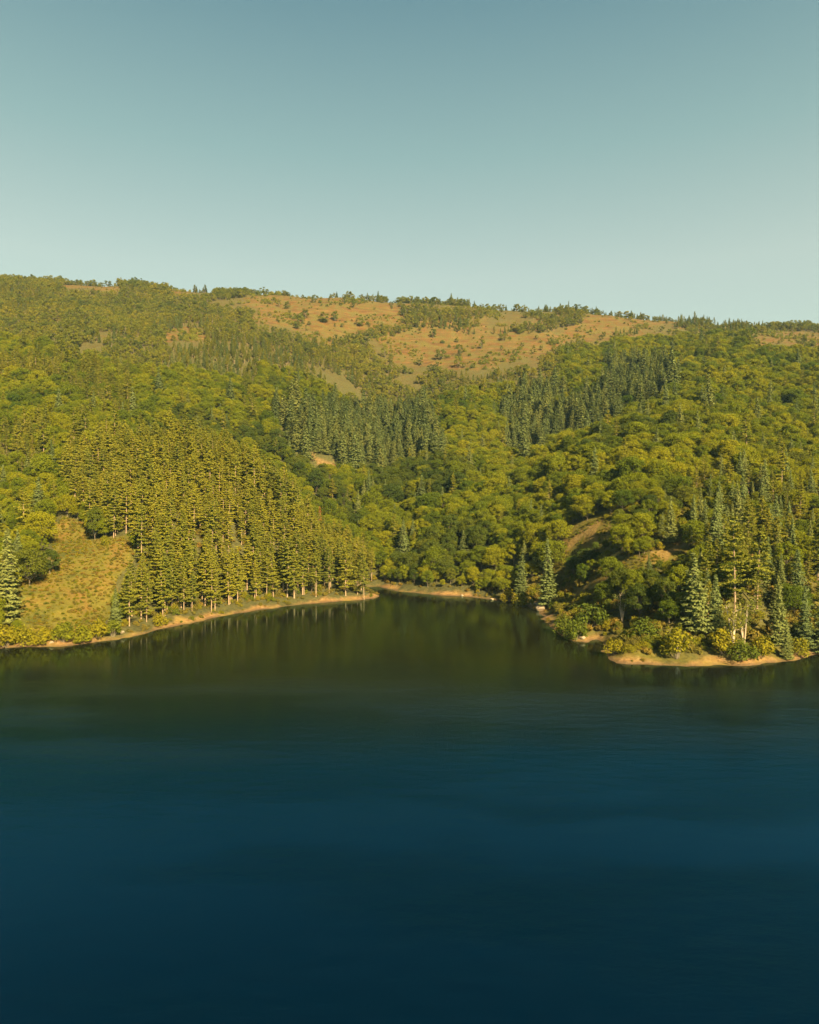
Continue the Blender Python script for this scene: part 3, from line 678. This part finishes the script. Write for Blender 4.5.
WORD = {'pine': ['tall pine', 'narrow pine', 'clear-stemmed pine', 'bushy pine', 'broad pine', 'slim pine'],
        'spruce': ['pointed spruce', 'wide spruce', 'slim spruce', 'broad layered spruce', 'drooping spruce'],
        'broad': ['round broadleaf tree', 'spreading broadleaf tree', 'compact broadleaf tree', 'lumpy broadleaf tree', 'upright broadleaf tree', 'broad flat-topped tree', 'full-crowned broadleaf tree'],
        'dark': ['dark green broadleaf tree'] * 3, 'scrub': ['low olive bush'] * 3, 'small': ['small round tree'] * 5, 'shrub': ['leafy bush'] * 4, 'dry': ['dry golden bush'] * 3}
GROUP = {'scrub': 'bushes of the dry hilltop', 'dark': 'broadleaf trees of the hillside woods', 'pine': 'pines of the hillside woods', 'spruce': 'spruces of the hillside woods', 'broad': 'broadleaf trees of the hillside woods', 'small': 'small trees of the upper slopes', 'shrub': 'bushes along the shores', 'dry': 'dry bushes along the shores', 'bare': 'thin trees with pale stems'}
LIMIT = {'scrub': 90, 'pine': 290, 'spruce': 290, 'broad': 215, 'dark': 75, 'small': 120, 'shrub': 200, 'dry': 160, 'bare': 10, 'rust': 2}
proto = {}
def individual(it):
    k = it['kind']; s = it['h'] / NATIVE[k]; w = s * it['wide']
    root = empty(NAME[k], (it['x'], it['y'], it['z']), it['rot'], (w, w, s))
    if k in ('pine', 'spruce'): root.rotation_euler = (random.gauss(0, .028), random.gauss(0, .028), it['rot'])
    tm, cm = LIB[k][it['var']]
    kids = []
    for nm, me in zip(PART[k], (tm, cm)):
        o = bpy.data.objects.new(nm, me); COL.objects.link(o); o.parent = root; kids.append(o)
    px, py = proj(it['x'], it['y'], it['z'] + .7 * it['h'])
    root['category'] = CAT[k]
    if k in GROUP: root['group'] = GROUP[k]
    root['label'] = it['label'] or f"{WORD[k][it['var']]} {place_words(k, px, py, it['y'])}, {pct(px, py)} the photo"
    proto.setdefault((k, it['var']), kids)
seen_labels = set()
REST = {}
for kind in LIB:
    its = [i for i in ITEMS if i['kind'] == kind]
    if not its: continue
    x = np.array([i['x'] for i in its]); y = np.array([i['y'] for i in its]); z = np.array([i['z'] for i in its]); h = np.array([i['h'] for i in its])
    px, py = proj(x, y, z + .7 * h)
    inside = (px > 1) & (px < 818)
    vis = visible(x, y, z + .75 * h) & inside
    score = h / y * vis
    # crowns that a nearer, similar crown covers show little: judge by the free height above the crowns in front
    tx, ty = proj(x, y, z + h)
    allx = np.array([i['x'] for i in ITEMS]); ally = np.array([i['y'] for i in ITEMS]); allz = np.array([i['z'] for i in ITEMS]); allh = np.array([i['h'] for i in ITEMS])
    apx, apy = proj(allx, ally, allz + .9 * allh); aw = F * .18 * allh / ally
    for j in np.nonzero(score > 0)[0]:
        f = (ally < y[j] - .5) & (np.abs(apx - px[j]) < aw * .8) & (ally > 120)
        if f.any():
            top = apy[f].min()
            bt, _b = proj(x[j], y[j], z[j])[1], 0
            score[j] *= max(.0, min(1.0, (top - ty[j]) / max(bt - ty[j], 1.0)))
    score = np.where([i['keep'] for i in its], 1e3, score)
    order = np.argsort(-score)
    n_ind = 0
    for j in order:
        it = its[j]
        a, b = proj(it['x'], it['y'], it['z'] + .7 * it['h'])
        key = (kind, it['var'], round(float(a) / 8.19), round(float(b) / 10.24))
        if n_ind < LIMIT[kind] and score[j] > 1e-4 and (it['keep'] or key not in seen_labels):
            seen_labels.add(key); individual(it); n_ind += 1
        else: REST.setdefault(kind, []).append(it)

def scatter_object(name, label, pts, sources):
    """the uncounted rest of a wood: one object; its points carry copies of the trees that stand elsewhere in the scene"""
    me = bpy.data.meshes.new(name); me.from_pydata([(p[0], p[1], p[2]) for p in pts], [], [])
    for an, tp, col in (('sc', 'FLOAT_VECTOR', None), ('rz', 'FLOAT', None), ('var', 'INT', None)):
        me.attributes.new(an, tp, 'POINT')
    me.attributes['sc'].data.foreach_set('vector', np.array([p[3] for p in pts], np.float32).ravel())
    me.attributes['rz'].data.foreach_set('value', np.array([p[4] for p in pts], np.float32))
    me.attributes['var'].data.foreach_set('value', np.array([p[5] for p in pts], np.int32))
    o = bpy.data.objects.new(name, me); COL.objects.link(o); o['kind'] = 'stuff'; o['label'] = label
    ng = bpy.data.node_groups.new(name, 'GeometryNodeTree')
    ng.interface.new_socket('Geometry', in_out='INPUT', socket_type='NodeSocketGeometry'); ng.interface.new_socket('Geometry', in_out='OUTPUT', socket_type='NodeSocketGeometry')
    gi = ng.nodes.new('NodeGroupInput'); go = ng.nodes.new('NodeGroupOutput')
    iop = ng.nodes.new('GeometryNodeInstanceOnPoints'); jn = ng.nodes.new('GeometryNodeGeometryToInstance')
    for kids in sources:
        j = ng.nodes.new('GeometryNodeJoinGeometry')
        for k in kids:
            oi = ng.nodes.new('GeometryNodeObjectInfo'); oi.transform_space = 'ORIGINAL'; oi.inputs['Object'].default_value = k
            ng.links.new(oi.outputs['Geometry'], j.inputs[0])
        ng.links.new(j.outputs[0], jn.inputs[0])
    def attr(n, t):
        a = ng.nodes.new('GeometryNodeInputNamedAttribute'); a.data_type = t; a.inputs['Name'].default_value = n
        return next(s for s in a.outputs if s.enabled and s.name == 'Attribute')
    cx = ng.nodes.new('ShaderNodeCombineXYZ'); ng.links.new(attr('rz', 'FLOAT'), cx.inputs[2])
    e2r = ng.nodes.new('FunctionNodeEulerToRotation'); ng.links.new(cx.outputs[0], e2r.inputs[0])
    ng.links.new(gi.outputs[0], iop.inputs['Points']); ng.links.new(jn.outputs[0], iop.inputs['Instance'])
    iop.inputs['Pick Instance'].default_value = True
    ng.links.new(attr('var', 'INT'), iop.inputs['Instance Index']); ng.links.new(e2r.outputs[0], iop.inputs['Rotation']); ng.links.new(attr('sc', 'FLOAT_VECTOR'), iop.inputs['Scale'])
    ng.links.new(iop.outputs[0], go.inputs[0])
    md = o.modifiers.new('scatter', 'NODES'); md.node_group = ng
STUFF = {'scrub': ('hill_scrub', 'low scrub scattered over the dry golden hilltop'), 'dark': ('dark_broadleaf_forest', 'dark green broadleaf woods in the folds of the hillside'), 'pine': ('pine_forest', 'dense pine woods on the hillsides beyond the nearest trees'), 'spruce': ('spruce_forest', 'grey-green spruce woods in stands on the middle slopes'),
         'broad': ('broadleaf_forest', 'yellow-green broadleaf woods covering the hillsides'), 'small': ('hill_woodland', 'low olive woodland on the upper slopes under the skyline'),
         'shrub': ('green_undergrowth', 'green bushes among the shore trees'), 'dry': ('dry_undergrowth', 'golden dry brush on the banks')}
def as_points(kind, its):
    vs = sorted(v for (k, v) in proto if k == kind); ix = {v: n for n, v in enumerate(vs)}; out = []
    for i in its:
        s = i['h'] / NATIVE[kind]; out.append((i['x'], i['y'], i['z'], (s * i['wide'], s * i['wide'], s), i['rot'], ix.get(i['var'], i['var'] % len(vs))))
    return out, [proto[(kind, v)] for v in vs]
for kind, its in REST.items():
    if kind in STUFF:
        pts, src = as_points(kind, its); scatter_object(*STUFF[kind], pts, src)
# low brush covering the left clearing and the headland
X, Y, Z, s, r = scatter(1.25, (-190, 190), (165, 345), 7, .8)
q = zones_of(X, Y, Z, np.full(len(X), .5)); u = r.uniform(size=len(X)); D = q['D']
inl = zone(Z_LEFT, q['bx'], q['by'] , D); inh = q['head'] & (s > 5) & ~zone(Z_PATH, q['bx'], q['by'], D)
brush = {'dry': [], 'shrub': []}
opn = zone(Z_OPEN, q['bx'], q['by'], D) & ~zone(Z_PATH, q['bx'], q['by'], D)
for i in np.nonzero((inl & (u < .80 + .4 * fbm(X, Y, 9, 2, 131))) | (inh & (u < .5)) | (opn & (u < .85)))[0]:
    k = 'dry' if (u[i] * 7919) % 1 < .45 else 'shrub'
    brush[k].append(dict(x=float(X[i]), y=float(Y[i]), z=float(Z[i]) - .08, h=random.uniform(.35, .95), wide=random.uniform(1.0, 1.5), rot=random.uniform(0, 6.28), var=random.randrange(3)))
for k, nm, lb in (('dry', 'dry_brush', 'low dry golden brush covering the clearing above the left shore'), ('shrub', 'green_brush', 'low yellow-green brush covering the clearing above the left shore')):
    pts, src = as_points(k, brush[k]); scatter_object(nm, lb, pts, src)

# ------------------------------------------------------------------ rocks on the shore
m, nt, out = new_mat('pale_rock')
geo = N(nt, 'ShaderNodeTexCoord'); c = ramp(nt, noise(nt, geo.outputs['Object'], 2.5, 6, .65), [(.3, (.11, .078, .05)), (.55, (.19, .14, .092)), (.75, (.28, .22, .15))])
p = N(nt, 'ShaderNodeBsdfPrincipled'); p.inputs['Roughness'].default_value = .9; nt.links.new(c, p.inputs['Base Color'])
nt.links.new(p.outputs[0], out.inputs[0]); M_ROCK = m
import bmesh
def rock_mesh(seed):
    bm = bmesh.new(); bmesh.ops.create_icosphere(bm, subdivisions=3, radius=1.0); r = np.random.default_rng(seed)
    planes = r.normal(size=(9, 3)); planes /= np.linalg.norm(planes, axis=1, keepdims=True); offs = r.uniform(.55, .85, 9)
    for v in bm.verts:
        c = np.array(v.co)
        for n, d in zip(planes, offs):
            e = c @ n - d
            if e > 0: c = c - n * e * .92
        v.co = c
    me = bpy.data.meshes.new('shore_rock'); bm.to_mesh(me); bm.free(); me.materials.append(M_ROCK); return me
ROCKS = [rock_mesh(i) for i in range(4)]
ROCK_AT = [(541, 611, 2.4, 'large pale rock at the corner where the cove shore meets the headland'), (537, 608, 1.8, 'smaller pale rock beside the large one at the cove corner'), (532, 606.5, 1.2, 'lowest pale rock on the shore left of the large one'),
           (502, 601, 1.5, 'tan rock on the far cove shore below golden bushes'), (492, 600, 1.3, 'pale rock at the water on the far cove shore'), (462, 596.5, 1.3, 'flat tan rock under the trees on the far cove shore'),
           (583, 641.5, 1.4, 'tan rock at the tip of the small point beside the inlet'),
           (50, 646, 1.0, 'pale rock at the waterline below the brushy clearing'), (121, 637, 1.2, 'pale rock at the end of the sandy bank on the left shore')]
for px, py, sz, lab in ROCK_AT:
    x, y = water_pt(px, py); z = float(ground(np.array([x]), np.array([y + .8]))[0])
    o = bpy.data.objects.new('shore_rock', random.choice(ROCKS)); COL.objects.link(o); o.location = (x, y + .8, max(z, 0) + .12 * sz); o.rotation_euler = (0, 0, random.uniform(0, 6.28)); sz *= .8 if px != 541 else 1; o.scale = (sz, sz * .8, sz * .55)
    o['label'] = lab; o['category'] = 'rock'; o['group'] = 'rocks along the shore'

# ------------------------------------------------------------------ the hazy air
bm = bmesh.new(); bmesh.ops.create_cube(bm, size=1.0); me = bpy.data.meshes.new('haze'); bm.to_mesh(me); bm.free()
ho = bpy.data.objects.new('haze', me); COL.objects.link(ho); ho['kind'] = 'stuff'; ho['label'] = 'thin pale haze filling the air over lake and hills'
ho.scale = (6600, 6600, 400); ho.location = (0, 0, 400 / 2 - 15.2)
m, nt, out = new_mat('haze'); pv = N(nt, 'ShaderNodeVolumePrincipled'); pv.inputs['Density'].default_value = HAZE; pv.inputs['Color'].default_value = (.45, .75, 1.0, 1); pv.inputs['Anisotropy'].default_value = .2
nt.links.new(pv.outputs[0], out.inputs['Volume']); me.materials.append(m)

# ------------------------------------------------------------------ light and sky
AZ, EL = R(27), R(32)        # sun behind the camera, to the right
v = Vector((math.sin(AZ) * math.cos(EL), -math.cos(AZ) * math.cos(EL), math.sin(EL)))
sd = bpy.data.lights.new('sun', 'SUN'); so = bpy.data.objects.new('sun', sd); COL.objects.link(so)
sd.energy = 5.0; sd.angle = R(.55); sd.color = (1.0, .80, .43)
so.rotation_euler = v.to_track_quat('Z', 'Y').to_euler(); so.location = (200, -200, 300)
w = bpy.data.worlds.new('World'); S.world = w; w.use_nodes = True
nt = w.node_tree; nt.nodes.clear()
sky = N(nt, 'ShaderNodeTexSky', sky_type='NISHITA'); sky.sun_disc = False; sky.sun_elevation = EL
sky.sun_rotation = math.atan2(v.x, v.y); sky.altitude = 300; sky.air_density = 1.0; sky.dust_density = 2.0; sky.ozone_density = 1.0
bg = N(nt, 'ShaderNodeBackground'); bg.inputs[1].default_value = .05
wo = N(nt, 'ShaderNodeOutputWorld')
gm = N(nt, 'ShaderNodeGamma'); gm.inputs[1].default_value = 1.2; nt.links.new(sky.outputs[0], gm.inputs[0])
nt.links.new(mix(nt, 1.0, gm.outputs[0], (.8, .74, .42), 'MULTIPLY'), bg.inputs[0])
# the hazy band that pales the sky towards the horizon
tc = N(nt, 'ShaderNodeTexCoord'); sz = N(nt, 'ShaderNodeSeparateXYZ'); nt.links.new(tc.outputs['Generated'], sz.inputs[0])
bg2 = N(nt, 'ShaderNodeBackground'); bg2.inputs[1].default_value = .48
nt.links.new(ramp(nt, sz.outputs[2], [(0.0, (.235, .268, .240)), (.31, (.218, .253, .230)), (.45, (.124, .190, .185)), (.60, (.054, .112, .136)), (1.0, (.028, .080, .120))]), bg2.inputs[0])
ms = N(nt, 'ShaderNodeMixShader'); ms.inputs[0].default_value = .75
nt.links.new(bg.outputs[0], ms.inputs[1]); nt.links.new(bg2.outputs[0], ms.inputs[2]); nt.links.new(ms.outputs[0], wo.inputs[0])
vs = S.view_settings; vs.view_transform = 'Standard'; vs.look = 'None'; vs.exposure = 2.38; vs.gamma = 1; vs.use_curve_mapping = False
S.cycles.max_bounces = 6; S.cycles.diffuse_bounces = 3; S.cycles.transmission_bounces = 4; S.cycles.use_denoising = True
print('ITEMS', len(ITEMS), {k: len(x) for k, x in REST.items()})
